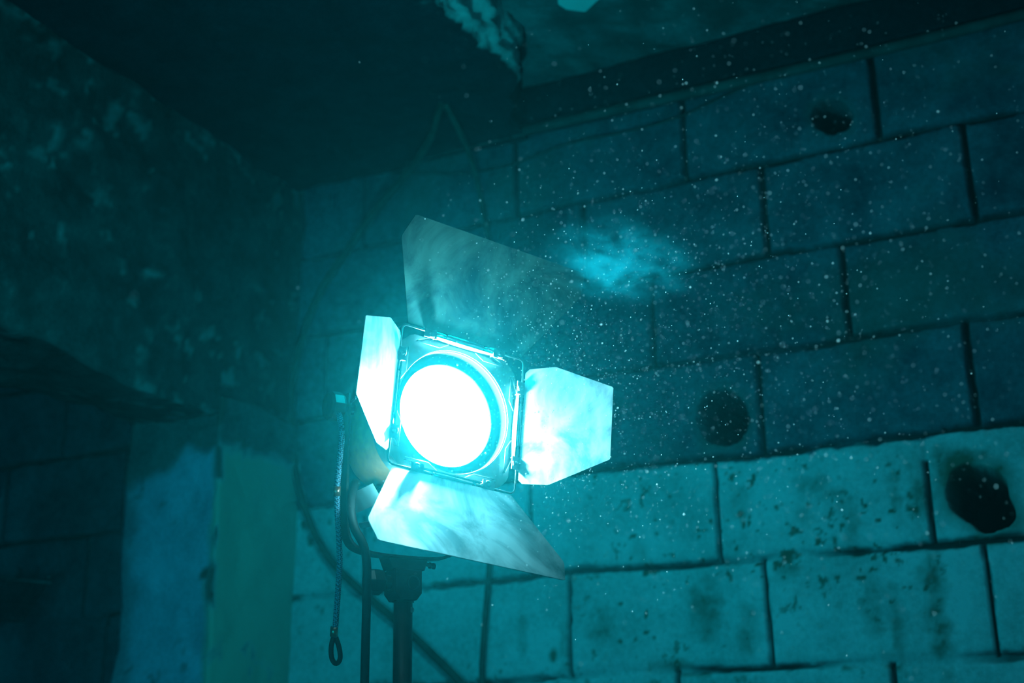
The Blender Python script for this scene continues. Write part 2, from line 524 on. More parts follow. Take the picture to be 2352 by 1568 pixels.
def sof_shape(V, P):
    # the edge is ragged and undercut, and tapers off towards the wall
    k = sstep(-1.14, -1.04, V[:, 0])
    u = (V[:, 2] - (EYE_Z + 1.375)) / .13
    P[:, 0] += k * (.040 * fbm(V[:, 0] * 0 + 2, V[:, 1], V[:, 2] * 1.5, 14, 5, .7) + .012 * np.clip(u, 0, 1) - .11 * sstep(2.20, 2.45, V[:, 1]))
    return P


sof = rough_box('ceiling_soffit', (-1.80, -.4, EYE_Z + 1.375), (-1.045, 2.47, EYE_Z + 1.515), .011, .010, M_DARK, sof_attr, 8, 5, 'xXyYz', sof_shape)
tag(sof, 'dark dropped ceiling with a torn pale edge', kind='structure')
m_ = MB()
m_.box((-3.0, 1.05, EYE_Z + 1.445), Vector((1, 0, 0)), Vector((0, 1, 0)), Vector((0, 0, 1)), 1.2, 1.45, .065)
tag(m_.build('ceiling_soffit', M_DARK), 'dark ceiling left of the rough beam', kind='structure')


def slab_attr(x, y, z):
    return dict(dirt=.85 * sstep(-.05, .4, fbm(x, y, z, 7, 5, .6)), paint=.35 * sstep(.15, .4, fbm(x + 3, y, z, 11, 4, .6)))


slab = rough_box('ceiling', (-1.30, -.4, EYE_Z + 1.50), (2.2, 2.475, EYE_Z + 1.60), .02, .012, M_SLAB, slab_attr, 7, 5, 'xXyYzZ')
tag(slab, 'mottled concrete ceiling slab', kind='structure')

# dark lintel above the top course, with a lighter conduit line under it
lint = rough_box('trim_1', (-1.75, 2.462, EYE_Z + 1.392), (2.2, 2.56, EYE_Z + 1.51), .02, .006, M_DARK, none_attr, 7, 4, 'xXyYzZ')
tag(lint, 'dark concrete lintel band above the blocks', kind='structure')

m_ = MB(); m_.box((-.9, .8, -.03), Vector((1, 0, 0)), Vector((0, 1, 0)), Vector((0, 0, 1)), 3.3, 2.2, .03)
tag(m_.build('floor', M_FLOOR), 'bare concrete floor', kind='structure')

# =====================================================================
# LAMP HEAD
# =====================================================================
M_BLACK = simple('black_enamel', (.022, .024, .028), .45, noise=.2)
M_STEEL = simple('bare_steel', (.62, .66, .66), .28, .9, noise=.1, scale=40)
M_PLATE = simple('dull_plate', (.16, .20, .20), .5, .55, noise=.3, scale=25)
M_ORANGE = simple('orange_housing', (.75, .22, .07), .55, noise=.15)
M_RUBBER = simple('black_rubber', (.035, .038, .042), .6, noise=.1)
M_COPPER = simple('copper_ferrule', (.85, .50, .38), .3, .85, noise=.1)
M_BRACKET = simple('pale_bracket', (.7, .78, .8), .45, .2, noise=.05)


def door_metal(name, base, dark, lo, hi, seed, metal=.35, rough=.42):
    m, nt, b = new_mat(name); N = nt.nodes.new; K = nt.links.new
    tc = N('ShaderNodeTexCoord'); mp = N('ShaderNodeMapping'); mp.inputs['Location'].default_value = (seed, seed * 2.3, 0)
    K(tc.outputs['Object'], mp.inputs['Vector'])
    n = N('ShaderNodeTexNoise'); n.inputs['Scale'].default_value = 11; n.inputs['Detail'].default_value = 7; n.inputs['Roughness'].default_value = .62
    n.inputs['Distortion'].default_value = .7
    K(mp.outputs[0], n.inputs['Vector'])
    r = N('ShaderNodeValToRGB'); r.color_ramp.elements[0].position = lo; r.color_ramp.elements[1].position = hi
    r.color_ramp.elements[0].color = (*dark, 1); r.color_ramp.elements[1].color = (*base, 1)
    K(n.outputs['Fac'], r.inputs[0]); K(r.outputs[0], b.inputs['Base Color'])
    # fine scratches
    mp2 = N('ShaderNodeMapping'); mp2.inputs['Scale'].default_value = (60, 60, 20); mp2.inputs['Rotation'].default_value = (.3, .8, .2)
    K(tc.outputs['Object'], mp2.inputs['Vector'])
    n2 = N('ShaderNodeTexNoise'); n2.inputs['Scale'].default_value = 1; n2.inputs['Detail'].default_value = 4; K(mp2.outputs[0], n2.inputs['Vector'])
    r2 = N('ShaderNodeMapRange'); r2.inputs[1].default_value = .35; r2.inputs[2].default_value = .65
    r2.inputs[3].default_value = rough - .03; r2.inputs[4].default_value = rough + .04
    K(n2.outputs['Fac'], r2.inputs[0]); K(r2.outputs[0], b.inputs['Roughness'])
    b.inputs['Metallic'].default_value = metal
    bp = N('ShaderNodeBump'); bp.inputs['Strength'].default_value = .5; bp.inputs['Distance'].default_value = .003
    nb = N('ShaderNodeTexNoise'); nb.inputs['Scale'].default_value = 9; nb.inputs['Detail'].default_value = 1
    K(mp.outputs[0], nb.inputs['Vector']); K(nb.outputs['Fac'], bp.inputs['Height']); K(bp.outputs[0], b.inputs['Normal'])
    return m


M_DOOR = door_metal('worn_aluminium', (.66, .80, .82), (.16, .32, .35), .38, .58, 2.0, 1.0, .41)
M_DOOR_TOP = door_metal('dark_aluminium', (.085, .22, .20), (.008, .045, .06), .38, .66, 5.0, 1.0, .46)  # darker, greener tones than on the other doors

lamp = empty('studio_lamp', Hd(0, -.13, -.14), 'lit orange studio lamp head with four open metal barn doors on the black stand', 'lamp')

# housing: rounded-square orange shell behind the plate
m_ = MB()
m_.lathe(Hd(0, 0), HX, HZ, LN, [(.098, -.052), (.096, -.062), (.087, -.085), (.085, -.150), (.082, -.180), (.070, -.205), (.045, -.218), (.0, -.220)], 64, 0, pw=2.8)
m_.lathe(Hd(0, 0), HX, HZ, LN, [(.096, -.052), (.083, -.090), (.083, -.125), (.0, -.130)], 64, 1, pw=2.8)
m_.lathe(Hd(0, 0), HX, HZ, LN, [(.098, -.052), (.096, -.052)], 64, 0, pw=2.8)
hous = m_.build('housing', [M_ORANGE, M_BLACK], lamp)
for sz in (-1, 1):
    for k in range(5):
        m_ = MB(); m_.box(Hd(-.045 + .0225 * k, sz * .0872, -.125), HX, LN, HZ, .006, .030, .0016)
        m_.build('vent', M_BLACK, hous)

# front collar: square-ish black collar carrying the plate
m_ = MB()
m_.lathe(L(0, 0), LX, LY, LN, [(.0925, -.016), (.097, -.018), (.103, -.030), (.105, -.056), (.0985, -.058), (.091, -.040), (.0925, -.016)], 72, 0, pw=2.6)
m_.build('collar', M_PLATE, lamp)

# front plate of the barn door set with its round opening
m_ = MB(); seg = 96
S_ = .0955; cut = .018
inner, outer = [], []
for k in range(seg):
    t = 2 * math.pi * k / seg; ct, st = math.cos(t), math.sin(t)
    q = S_ / max(abs(ct), abs(st)); q = min(q, (2 * S_ - cut) / (abs(ct) + abs(st)))
    inner.append((.0885 * ct, .0885 * st)); outer.append((q * ct, q * st))
vs = [L(x, y, -.0120) for x, y in inner] + [L(x, y, -.0120) for x, y in outer] + [L(x, y, -.0132) for x, y in outer] + [L(x, y, -.0132) for x, y in inner]
fs = []
for k in range(seg):
    j = (k + 1) % seg
    for a in range(4):
        b2 = (a + 1) % 4
        fs.append((a * seg + k, a * seg + j, b2 * seg + j, b2 * seg + k))
m_.poly(vs, fs, 0)
plate = m_.build('front_plate', M_PLATE, lamp)
m_ = MB()
for i in range(4):      # folded flanges stiffening each side of the plate
    a = i * math.pi / 2; ex = LX * math.cos(a) + LY * math.sin(a); ey = -LX * math.sin(a) + LY * math.cos(a)
    c = LAMP_T + ey * .0955
    m_.box(c + LN * -.0055, ex, ey, LN, .046, .0006, .0072)
    for sg in (-1, 1):
        m_.box(c + ex * (.058 * sg) + LN * -.0098 - ey * .004, (ex * 1 - ey * .42 * sg).normalized(), (ey + ex * .42 * sg).normalized(), LN, .013, .0006, .0034)
m_.build('flange', M_STEEL, plate)

# bright rolled rim of the opening and the tube behind it
m_ = MB(); m_.tube([L(.0885 * math.cos(t), .0885 * math.sin(t), -.0165) for t in np.linspace(0, 2 * math.pi, 97)[:-1]], .0013, 8, closed=True)
m_.build('rim', M_STEEL, lamp)
m_ = MB()
m_.lathe(L(0, 0), LX, LY, LN, [(.0885, -.0165), (.0885, -.0330), (.0755, -.0362), (.0748, -.0335), (.0738, -.0335), (.0732, -.041), (.0765, -.042), (.0765, -.052), (.089, -.05), (.0895, -.0165)], 96)
m_.build('lens_tube', simple('flat_black_baffle', (.010, .012, .013), .9, spec=.08), lamp)
for t in (1.45, 3.9, 5.75):
    m_ = MB(); m_.lathe(L(.0790 * math.cos(t), .0790 * math.sin(t), -.0330), LX, LY, LN, [(.0, .0012), (.0014, .001), (.002, .0)], 12)
    m_.build('screw', M_STEEL, lamp)

# reflector bowl
M_REFL = simple('reflector_metal', (.86, .90, .90), .45, .15, noise=.02)
m_ = MB()
m_.lathe(L(0, 0), LX, LY, LN, [(.0755, -.040), (.0765, -.060), (.074, -.085), (.064, -.104), (.044, -.116), (.018, -.121), (0, -.122)], 64)
m_.build('reflector', M_REFL, lamp)

# bulb
M_BULB, nt, b_ = new_mat('halogen_bulb')
b_.inputs['Base Color'].default_value = (1, 1, 1, 1)
b_.inputs['Emission Color'].default_value = (*LAMP_COL, 1); b_.inputs['Emission Strength'].default_value = 12.0
m_ = MB(); m_.lathe(L(0, 0, -BULB_DEPTH), LX, LN, LY, [(0, -.020), (.004, -.019), (.0055, -.014), (.0055, .014), (.004, .019), (0, .020)], 20)
bulb = m_.build('bulb', M_BULB, lamp)
ld = bpy.data.lights.new('bulb_light', 'POINT'); ld.energy = LAMP_POWER; ld.color = LAMP_COL; ld.shadow_soft_size = .011
lo_ = bpy.data.objects.new('bulb_light', ld); C.objects.link(lo_); lo_.parent = lamp
lo_.location = L(0, 0, -BULB_DEPTH + .015) - lamp.location
# added point light above the head for vent leakage, brightens ceiling edge and wall
lv = bpy.data.lights.new('upper_fill_light', 'POINT'); lv.energy = 6.5; lv.color = (0.0, .80, .95); lv.shadow_soft_size = .03
lo2 = bpy.data.objects.new('upper_fill_light', lv); C.objects.link(lo2); lo2.parent = lamp
lo2.location = Hd(.03, .17, -.06) - lamp.location
lv3 = bpy.data.lights.new('bracket_fill_light', 'POINT'); lv3.energy = .12; lv3.color = (.22, .85, .95); lv3.shadow_soft_size = .008  # added point light that brightens the bracket below the head
lo3 = bpy.data.objects.new('bracket_fill_light', lv3); C.objects.link(lo3); lo3.parent = lamp
lo3.location = at_d(846, 1132, 1.865) - lamp.location

# clear front glass
M_GLASS = bpy.data.materials.new('front_glass'); M_GLASS.use_nodes = True
nt = M_GLASS.node_tree; nt.nodes.clear()
o_ = nt.nodes.new('ShaderNodeOutputMaterial'); mx = nt.nodes.new('ShaderNodeMixShader'); tr = nt.nodes.new('ShaderNodeBsdfTransparent'); gl = nt.nodes.new('ShaderNodeBsdfGlossy')
gl.inputs['Roughness'].default_value = .05; mx.inputs[0].default_value = .05
nt.links.new(tr.outputs[0], mx.inputs[1]); nt.links.new(gl.outputs[0], mx.inputs[2]); nt.links.new(mx.outputs[0], o_.inputs[0])
m_ = MB(); m_.lathe(L(0, 0), LX, LY, LN, [(0, -.0375), (.03, -.0377), (.055, -.0383), (.0742, -.0395)], 64)
m_.build('front_glass', M_GLASS, lamp)
m_ = MB()
for k in range(6):
    a = k * math.pi / 3 + .1
    m_.tube([L(.0685 * math.cos(t), .0685 * math.sin(t), -.0345) for t in np.linspace(a, a + .85, 14)], .0006, 6)
m_.build('retaining_wire', M_STEEL, lamp)

# wire frame the doors hinge on
m_ = MB(); pts = []
R_ = .1; cr = .008
for sx, sy, a0 in ((1, 1, 0), (-1, 1, 90), (-1, -1, 180), (1, -1, 270)):
    for k in range(5):
        t = math.radians(a0 + k * 22.5); pts.append(L(sx * (R_ - cr) + cr * math.cos(t), sy * (R_ - cr) + cr * math.sin(t), 0))
m_.tube(pts, .0016, 10, closed=True)
m_.build('wire_frame', M_STEEL, lamp)
BIG = [(-.093, .004), (-.098, .014), (-.147, .112), (-.1475, .117), (-.140, .1465), (-.1365, .148), (.1365, .148), (.140, .1465), (.1475, .117), (.147, .112), (.098, .014), (.093, .004)]
SML = [(-.080, .004), (-.0855, .010), (-.0875, .046), (-.087, .050), (-.0535, .133), (-.0515, .1345), (.0515, .1345), (.0535, .133), (.087, .050), (.0875, .046), (.0855, .010), (.080, .004)]


def barn_door(side, outline, theta, mats, label):
    a = {'top': 0, 'left': 90, 'bottom': 180, 'right': 270}[side]
    a = math.radians(a); ex = LX * math.cos(a) + LY * math.sin(a); ey = -LX * math.sin(a) + LY * math.cos(a)
    t = math.radians(theta); dv = ey * math.cos(t) + LN * math.sin(t); nv = ex.cross(dv).normalized()
    if nv.dot(LN) < 0: nv = -nv
    # inner side faces the beam axis
    if nv.dot(-ey) < 0: nv = -nv
    org = LAMP_T + ey * .1
    f = lambda x, y, h: org + ex * x + dv * y + nv * h
    m = MB(); m.prism(outline, f, -.0006, .0006, 0, 0, 1)
    # rolled outer hem
    n = len(outline)
    door = m.build('barn_door', mats, lamp, fix=False)
    tag(door, label)
    h = MB()
    # barrel around the wire
    h.tube([org + ex * -.030, org + ex * .030], .0032, 12)
    h.tube([org + ex * -.052, org + ex * -.034], .0024, 10); h.tube([org + ex * .034, org + ex * .052], .0024, 10)
    h.build('hinge_barrel', M_STEEL, door)
    for sg in (-1, 1):
        c = MB(); cx = sg * .056
        # folded clip: base tab, riser and curled lip with a rivet
        c.box(org + ex * cx + LN * .0022 - ey * .001, ex, ey, LN, .0095, .0085, .0007)
        c.box(org + ex * cx + ey * .0068 - LN * .002, ex, ey, LN, .0080, .0006, .0042)
        c.box(org + ex * (cx - sg * .0088) - LN * .003, ex, ey, LN, .0006, .0070, .0050)
        c.lathe(org + ex * cx - ey * .003 + LN * .0026, ex, ey, LN, [(.0030, -.001), (.0030, .0016), (.0016, .0030), (0, .0032)], 14)
        c.tube([org + ex * (cx - .003) - ey * .007 + LN * .002, org + ex * (cx + .001) - ey * .008 + LN * .0045, org + ex * (cx + .005) - ey * .007 + LN * .0045], .0011, 8, smooth_path=1)
        c.build('hinge_clip', M_CLIP, door)
        b = MB()
        b.tube([org + ex * (cx - sg * .034) - ey * .008 - LN * .006, org + ex * (cx - sg * .020) - ey * .016 - LN * .006,
                org + ex * (cx + sg * .016) - ey * .016 - LN * .006], .0007, 6)
        b.build('spring_wire', M_STEEL, door)
    return door


M_CLIP = simple('clip_steel', (.62, .68, .70), .40, .5, noise=.15, scale=50)
barn_door('top', BIG, 35, [M_DOOR_TOP, M_BLACK], 'wide upper barn door with dark blotchy inner face')
barn_door('bottom', BIG, 32, [M_DOOR, M_BLACK], 'wide lower barn door pointing down to the right')
barn_door('left', SML, 43, [M_DOOR, M_BLACK], 'small left barn door glowing white')
barn_door('right', SML, 50, [M_DOOR, M_BLACK], 'small right barn door with blotchy shine')

# yoke: flat strap bent to a U, pivoting on the sides of the housing
YN = -.16
m_ = MB()
def strap(pts, hw, ht, mb):
    P = [Vector(p) for p in pts]
    for _ in range(2):
        Q = [P[0]]
        for a, b2 in zip(P[:-1], P[1:]): Q += [a * .75 + b2 * .25, a * .25 + b2 * .75]
        Q.append(P[-1]); P = Q
    vs = []; fs = []
    for i, p in enumerate(P):
        t = (P[min(i + 1, len(P) - 1)] - P[max(i - 1, 0)]).normalized(); nn = t.cross(LN).normalized()
        vs += [p + LN * hw + nn * ht, p - LN * hw + nn * ht, p - LN * hw - nn * ht, p + LN * hw - nn * ht]
    for i in range(len(P) - 1):
        for k in range(4): fs.append((i * 4 + k, i * 4 + (k + 1) % 4, i * 4 + 4 + (k + 1) % 4, i * 4 + 4 + k))
    fs += [(3, 2, 1, 0), tuple(len(P) * 4 - 4 + k for k in range(4))]
    mb.poly(vs, fs)
YB = -.176
YW = .094
strap([Hd(-YW, .05, YN), Hd(-YW, -.02, YN), Hd(-YW, -.13, YN), Hd(-YW + .006, -.166, YN), Hd(-.062, YB - .002, YN), Hd(0, YB - .004, YN), Hd(.062, YB - .002, YN), Hd(YW - .006, -.166, YN), Hd(YW, -.13, YN), Hd(YW, -.02, YN), Hd(YW, .05, YN)], .011, .0018, m_)
yoke = m_.build('yoke', M_BLACK, lamp)
for sg in (-1, 1):
    m_ = MB(); m_.lathe(Hd(sg * .080, .03, YN), LN, HZ, HX * sg, [(.008, 0), (.008, .022), (.019, .022), (.021, .026), (.021, .040), (.018, .044), (0, .045)], 10, smooth=False)
    m_.build('tilt_knob', M_BLACK, lamp)
# pale stiffening bracket under the body, and an arm clip at its top
m_ = MB()
a1, a2 = at_d(868, 1130, 1.90), at_d(808, 1158, 1.97)
ay_ = (a2 - a1).normalized()
m_.box((a1 + a2) / 2, ay_, ay_.cross(FWD).normalized(), FWD, (a2 - a1).length / 2, .0145, .0015)
a1, a2 = at_d(850, 1203, 1.90), at_d(826, 1207, 1.94); ay_ = (a2 - a1).normalized()
m_.box((a1 + a2) / 2, ay_, ay_.cross(FWD).normalized(), FWD, (a2 - a1).length / 2, .004, .0015)
m_.build('bracket', M_BRACKET, lamp)
m_ = MB(); a1, a2 = at_d(768, 928, 2.0), at_d(818, 912, 1.93)
m_.tube([a1, at_d(800, 930, 1.97), a2], .0022, 8, smooth_path=1); m_.tube([at_d(800, 930, 1.97), at_d(812, 950, 1.96)], .0016, 8)
m_.build('latch', M_STEEL, lamp)

# =====================================================================
# LIGHT STAND
# =====================================================================
yb = Hd(0, YB - .004, YN)
SD = (yb - EYE).dot(FWD)
top = at_d(927, 1281, SD + .012); SX, SY = top.x, top.y
zt = top.z
stand = empty('light_stand', (SX, SY, 0), 'black tripod light stand under the lit lamp head, mostly its pole and top clamp seen', 'light stand')
ax, ay, az = HX, LN, Vector((0, 0, 1))
cen = lambda dz, dx=0, dn=0: Vector((SX, SY, zt + dz)) + HX * dx + LN * dn
m_ = MB()
# wedge under the yoke, then the faceted socket block
outl = [(-.033, 0), (.033, 0), (.027, -.019), (-.025, -.019)]
m_.prism(outl, lambda x, y, h: cen(y, x, h), -.015, .015)
outl = [(-.022, -.019), (.021, -.019), (.021, -.052), (.013, -.062), (-.014, -.062), (-.022, -.052)]
m_.prism(outl, lambda x, y, h: cen(y, x, h), -.018, .018)
clampo = m_.build('clamp', M_BLACK, stand, bevel=.0015)
m_ = MB(); m_.lathe(cen(-.038, .006, .0182), HX, HZ, LN, [(.0105, -.002), (.0105, .0012), (.0085, .0022), (.0085, -.001), (.0, -.001)], 28)
m_.build('socket', M_RUBBER, clampo)
m_ = MB(); m_.tube([cen(-.037, -.022), cen(-.037, -.034)], .011, 16)
m_.lathe(cen(-.037, -.033), LN, HZ, -HX, [(.013, 0), (.019, .004), (.019, .020), (.016, .026), (0, .027)], 7, smooth=False)
m_.build('clamp_knob', M_BLACK, stand, bevel=.001)
m_ = MB(); m_.tube([cen(-.006, .030, .004), cen(-.009, .045, .004)], .0030, 10); m_.tube([cen(-.0085, .040, .004), cen(-.0085, .043, .004)], .0048, 8); m_.tube([cen(-.009, .046, .004), cen(-.009, .049, .004)], .0048, 8)
m_.build('bolt', M_BLACK, stand)
m_ = MB(); m_.tube([cen(-.062), Vector((SX, SY, .95))], .0135, 24); m_.tube([Vector((SX, SY, .97)), Vector((SX, SY, .55))], .016, 24); m_.tube([Vector((SX, SY, .58)), Vector((SX, SY, .10))], .0185, 24)
m_.tube([cen(-.0615), cen(-.0635)], .0155, 24)
pole = m_.build('pole', M_BLACK, stand)
m_ = MB(); q = cen(-.075) + (HX * .55 + LN * .83).normalized() * .0133
m_.lathe(q, HX, HZ, (LN * .83 + HX * .55).normalized(), [(.0042, -.001), (.0038, .001), (0, .0018)], 14)
m_.build('button', M_STEEL, pole)
for i in range(3):
    a = math.radians(100 + i * 120); d = Vector((math.cos(a), math.sin(a), 0))
    m_ = MB(); m_.tube([Vector((SX, SY, .52)) + d * .02, Vector((SX, SY, 0.012)) + d * .42], .009, 12)
    leg = m_.build('leg', M_BLACK, stand)
    m_ = MB(); m_.tube([Vector((SX, SY, .13)) + d * .02, Vector((SX, SY, .175)) + d * .29], .005, 8); m_.build('brace', M_STEEL, leg)
    m_ = MB(); m_.tube([Vector((SX, SY, .025)) + d * .41, Vector((SX, SY, .002)) + d * .43], .012, 12); m_.build('rubber_foot', M_RUBBER, leg)
for za_, zb_, rr_ in ((.49, .55, .026), (.10, .15, .024)):
    m_ = MB(); m_.tube([Vector((SX, SY, za_)), Vector((SX, SY, zb_))], rr_, 20); m_.build('leg_collar', M_BLACK, stand)

# =====================================================================
# CABLES AND CORDS
# =====================================================================
d0 = SD - .05
m_ = MB()
m_.tube([Hd(-.06, -.07, -.19), at_d(815, 1110, d0 + .03), at_d(804, 1160, d0 - .0), at_d(812, 1212, d0 - .02), at_d(834, 1245, d0 - .02), at_d(843, 1285, d0 - .02),
         at_d(843, 1350, d0 - .02), at_d(840, 1460, d0 - .02), at_d(837, 1580, d0 - .02)] + [Vector((at_d(837, 1600, d0 - .02).x, at_d(837, 1600, d0 - .02).y, z)) for z in (1.3, .8, .3, .05)] +
        [Vector((SX - .25, SY - .05, .008)), Vector((SX - .5, SY + .2, .008))], .0062, 14, smooth_path=3)
tag(m_.build('power_cable', M_RUBBER), 'thick dark power cable dropping from the lamp head in front of the stand knob', 'cable')

cord = empty('safety_cord', at_d(770, 1525, d0 + .01), 'blue braided cord with two copper ferrules and an end loop, hanging left of the stand', 'cord')
M_CORD, nt, b_ = new_mat('braided_cord')
tc = nt.nodes.new('ShaderNodeTexCoord'); wv = nt.nodes.new('ShaderNodeTexChecker'); mp = nt.nodes.new('ShaderNodeMapping'); mp.inputs['Rotation'].default_value = (.6, .6, .6)
wv.inputs['Scale'].default_value = 420; wv.inputs['Color1'].default_value = (.30, .52, .72, 1); wv.inputs['Color2'].default_value = (.04, .09, .16, 1)
nt.links.new(tc.outputs['Object'], mp.inputs[0]); nt.links.new(mp.outputs[0], wv.inputs[0]); nt.links.new(wv.outputs[0], b_.inputs['Base Color']); b_.inputs['Roughness'].default_value = .5
dc = d0 + .01
m_ = MB(); m_.tube([Hd(-.108, .03, YN), at_d(787, 990, dc), at_d(781, 1050, dc), at_d(775, 1110, dc), at_d(774, 1160, dc), at_d(779, 1240, dc), at_d(781, 1290, dc), at_d(777, 1350, dc), at_d(771, 1430, dc), at_d(769, 1462, dc)], .0042, 14, smooth_path=2)
m_.build('braid', M_CORD, cord)
for (x, y) in ((774, 1127), (768, 1450)):
    m_ = MB(); m_.tube([at_d(x, y - 11, dc), at_d(x - 1, y + 11, dc)], .0056, 18); m_.build('ferrule', M_COPPER, cord)
m_ = MB(); m_.tube([at_d(767, 1460, dc), at_d(760, 1484, dc), at_d(761, 1512, dc), at_d(771, 1526, dc + .003), at_d(782, 1516, dc + .004), at_d(781, 1492, dc + .004), at_d(771, 1462, dc + .003)], .0036, 12, smooth_path=2)
m_.build('loop', M_RUBBER, cord)

M_OLD = simple('dusty_cable', (.045, .07, .06), .8, noise=.25, scale=30)
M_OLD2 = simple('dusty_conduit', (.07, .09, .09), .8, noise=.3, scale=14)
yw = WALL_Y - .016
m_ = MB()
m_.tube([at_z(1016, 236, EYE_Z + 1.372), at_y(1005, 262, 2.26), at_y(998, 300, 2.30), at_y(960, 370, 2.38), at_y(870, 470, yw - .02), at_y(800, 570, yw), at_y(720, 690, yw), at_y(672, 850, yw), at_y(665, 1000, yw),
         at_y(690, 1150, yw), at_y(750, 1285, yw), at_y(850, 1375, yw), at_y(930, 1440, yw), at_y(1070, 1578, yw), at_y(1250, 1760, yw), Vector((-.9, yw, .6)), Vector((-.85, yw, .02))],
        [.007] * 3 + [.008] * 4 + [.0085] * 10, 12, smooth_path=3)
tag(m_.build('hose', M_OLD), 'dark hose curving down the wall beside the column and behind the stand pole', 'hose')
m_ = MB()
m_.tube([at_z(1022, 238, EYE_Z + 1.372), at_y(1050, 290, 2.30), at_y(1085, 368, 2.38), at_y(1108, 470, yw), at_y(1122, 545, yw), at_y(1140, 800, yw), at_y(1134, 1100, yw), at_y(1126, 1290, yw), at_y(1112, 1450, yw), at_y(1105, 1568, yw), Vector((at_y(1100, 1600, yw).x, yw, .02))], .0065, 12, smooth_path=2)
tag(m_.build('cable', M_OLD), 'straight old cable running down the wall behind the lamp and its lower barn door', 'cable')
m_ = MB()
m_.tube([at_y(600, 335, yw - .02), at_y(700, 365, yw), at_y(800, 386, yw), at_y(900, 397, yw), at_y(1000, 400, yw), at_y(1080, 398, yw), at_y(1180, 380, yw), at_y(1300, 328, yw), at_y(1420, 308, yw), at_y(1560, 272, yw), at_y(1660, 220, yw), at_y(1740, 190, yw)], .0022, 8, smooth_path=2)
tag(m_.build('wire', M_OLD2), 'thin wire sagging along the top course of the block wall', 'wire')
m_ = MB()
za = EYE_Z + 1.384
m_.tube([Vector((x, 2.452 - .004 * math.sin(x * 5), za + .004 * math.sin(x * 3))) for x in np.linspace(-1.6, 1.6, 24)], .011, 12)
tag(m_.build('conduit', M_OLD2), 'dull conduit pipe running under the dark lintel along the wall top', 'pipe')

# loose slab of plaster still hanging on the ceiling
m_ = MB(); random.seed(3)
out = [at_z(x, y, EYE_Z + 1.47) for x, y in ((1283, -30), (1281, 12), (1300, 24), (1345, 30), (1362, 14), (1400, -20), (1350, -60))]
n = len(out); low = [p + Vector((0, 0, .0)) for p in out]; up_ = [Vector((p.x * 1.0, p.y, EYE_Z + 1.498)) for p in out]
m_.poly(low, [tuple(range(n))]); m_.poly(low + up_, [(i, n + i, n + (i + 1) % n, (i + 1) % n) for i in range(n)])
m_.poly(up_, [tuple(range(n))])
M_PLASTER = simple('white_plaster', (.82, .86, .86), .9, noise=.06, scale=12)
tag(m_.build('plaster_chunk', M_PLASTER, bevel=.004), 'pale chunk of plaster still stuck to the ceiling slab', 'plaster')

# wire rack low at the far left
rack = empty('wire_rack', at_y(40, 1410, 2.40), 'dark slatted metal rack on the block wall left of the column', 'rack')
ry = 2.40
m_ = MB(); m_.tube([at_y(-60, 1322, ry), at_y(118, 1338, ry)], .0022, 8)
m_.tube([at_y(-60, 1322, ry + .08), at_y(118, 1338, ry + .08)], .0022, 8)
for x in (-55, 112): m_.tube([at_y(x, 1325, ry), at_y(x, 1327, ry + .1)], .0022, 8)
m_.build('top_rail', simple('rack_rail', (.25, .32, .34), .5, .6), rack)
m_ = MB(); m_.tube([at_y(-60, 1378, ry), at_y(86, 1384, ry)], .0012, 6); m_.tube([at_y(-60, 1425, ry), at_y(60, 1428, ry)], .0022, 6); m_.build('lower_rail', M_BLACK, rack)
for k in range(16):
    x = -50 + k * 10.5
    m_ = MB(); a, b2 = at_y(x, 1327 + k * .7, ry), at_y(x - 58, 1428, ry)
    dv = (b2 - a).normalized(); m_.box((a + b2) / 2, dv, dv.cross(Vector((0, 1, 0))).normalized(), Vector((0, 1, 0)), (b2 - a).length / 2, .0012, .0018)
    m_.build('slat', M_BLACK, rack)

# =====================================================================
# DUST AND HAZE
# =====================================================================
M_DUST = bpy.data.materials.new('dust'); M_DUST.use_nodes = True
nt = M_DUST.node_tree; nt.nodes.clear()
o_ = nt.nodes.new('ShaderNodeOutputMaterial'); ad = nt.nodes.new('ShaderNodeMixShader'); ad.inputs[0].default_value = .6
df = nt.nodes.new('ShaderNodeBsdfDiffuse'); tl = nt.nodes.new('ShaderNodeBsdfTranslucent')
for x in (df, tl): x.inputs['Color'].default_value = (1, 1, 1, 1)
nt.links.new(df.outputs[0], ad.inputs[1]); nt.links.new(tl.outputs[0], ad.inputs[2]); nt.links.new(ad.outputs[0], o_.inputs[0])
rd = np.random.RandomState(11)
m_ = MB()
OCT = [(1, 0, 0), (-1, 0, 0), (0, 1, 0), (0, -1, 0), (0, 0, 1), (0, 0, -1)]
OF = [(0, 2, 4), (2, 1, 4), (1, 3, 4), (3, 0, 4), (2, 0, 5), (1, 2, 5), (3, 1, 5), (0, 3, 5)]
for k in range(5600):
    t = .12 + .66 * rd.rand()
    p = L(rd.normal(.02, .05 + .18 * t), rd.normal(-.03, .06 + .19 * t), t)
    if p.z < .05 or p.z > EYE_Z + 1.3 or p.y < .3: continue
    r = .00022 + .00045 * rd.rand() ** 4 + (.0007 if rd.rand() < .01 else 0)
    m_.poly([p + Vector(c) * r * (1 + .5 * rd.rand()) for c in OCT], OF, 0, True)
tag(m_.build('dust_motes', M_DUST, fix=False), 'bright dust specks drifting in the lamp beam', 'dust', kind='stuff')

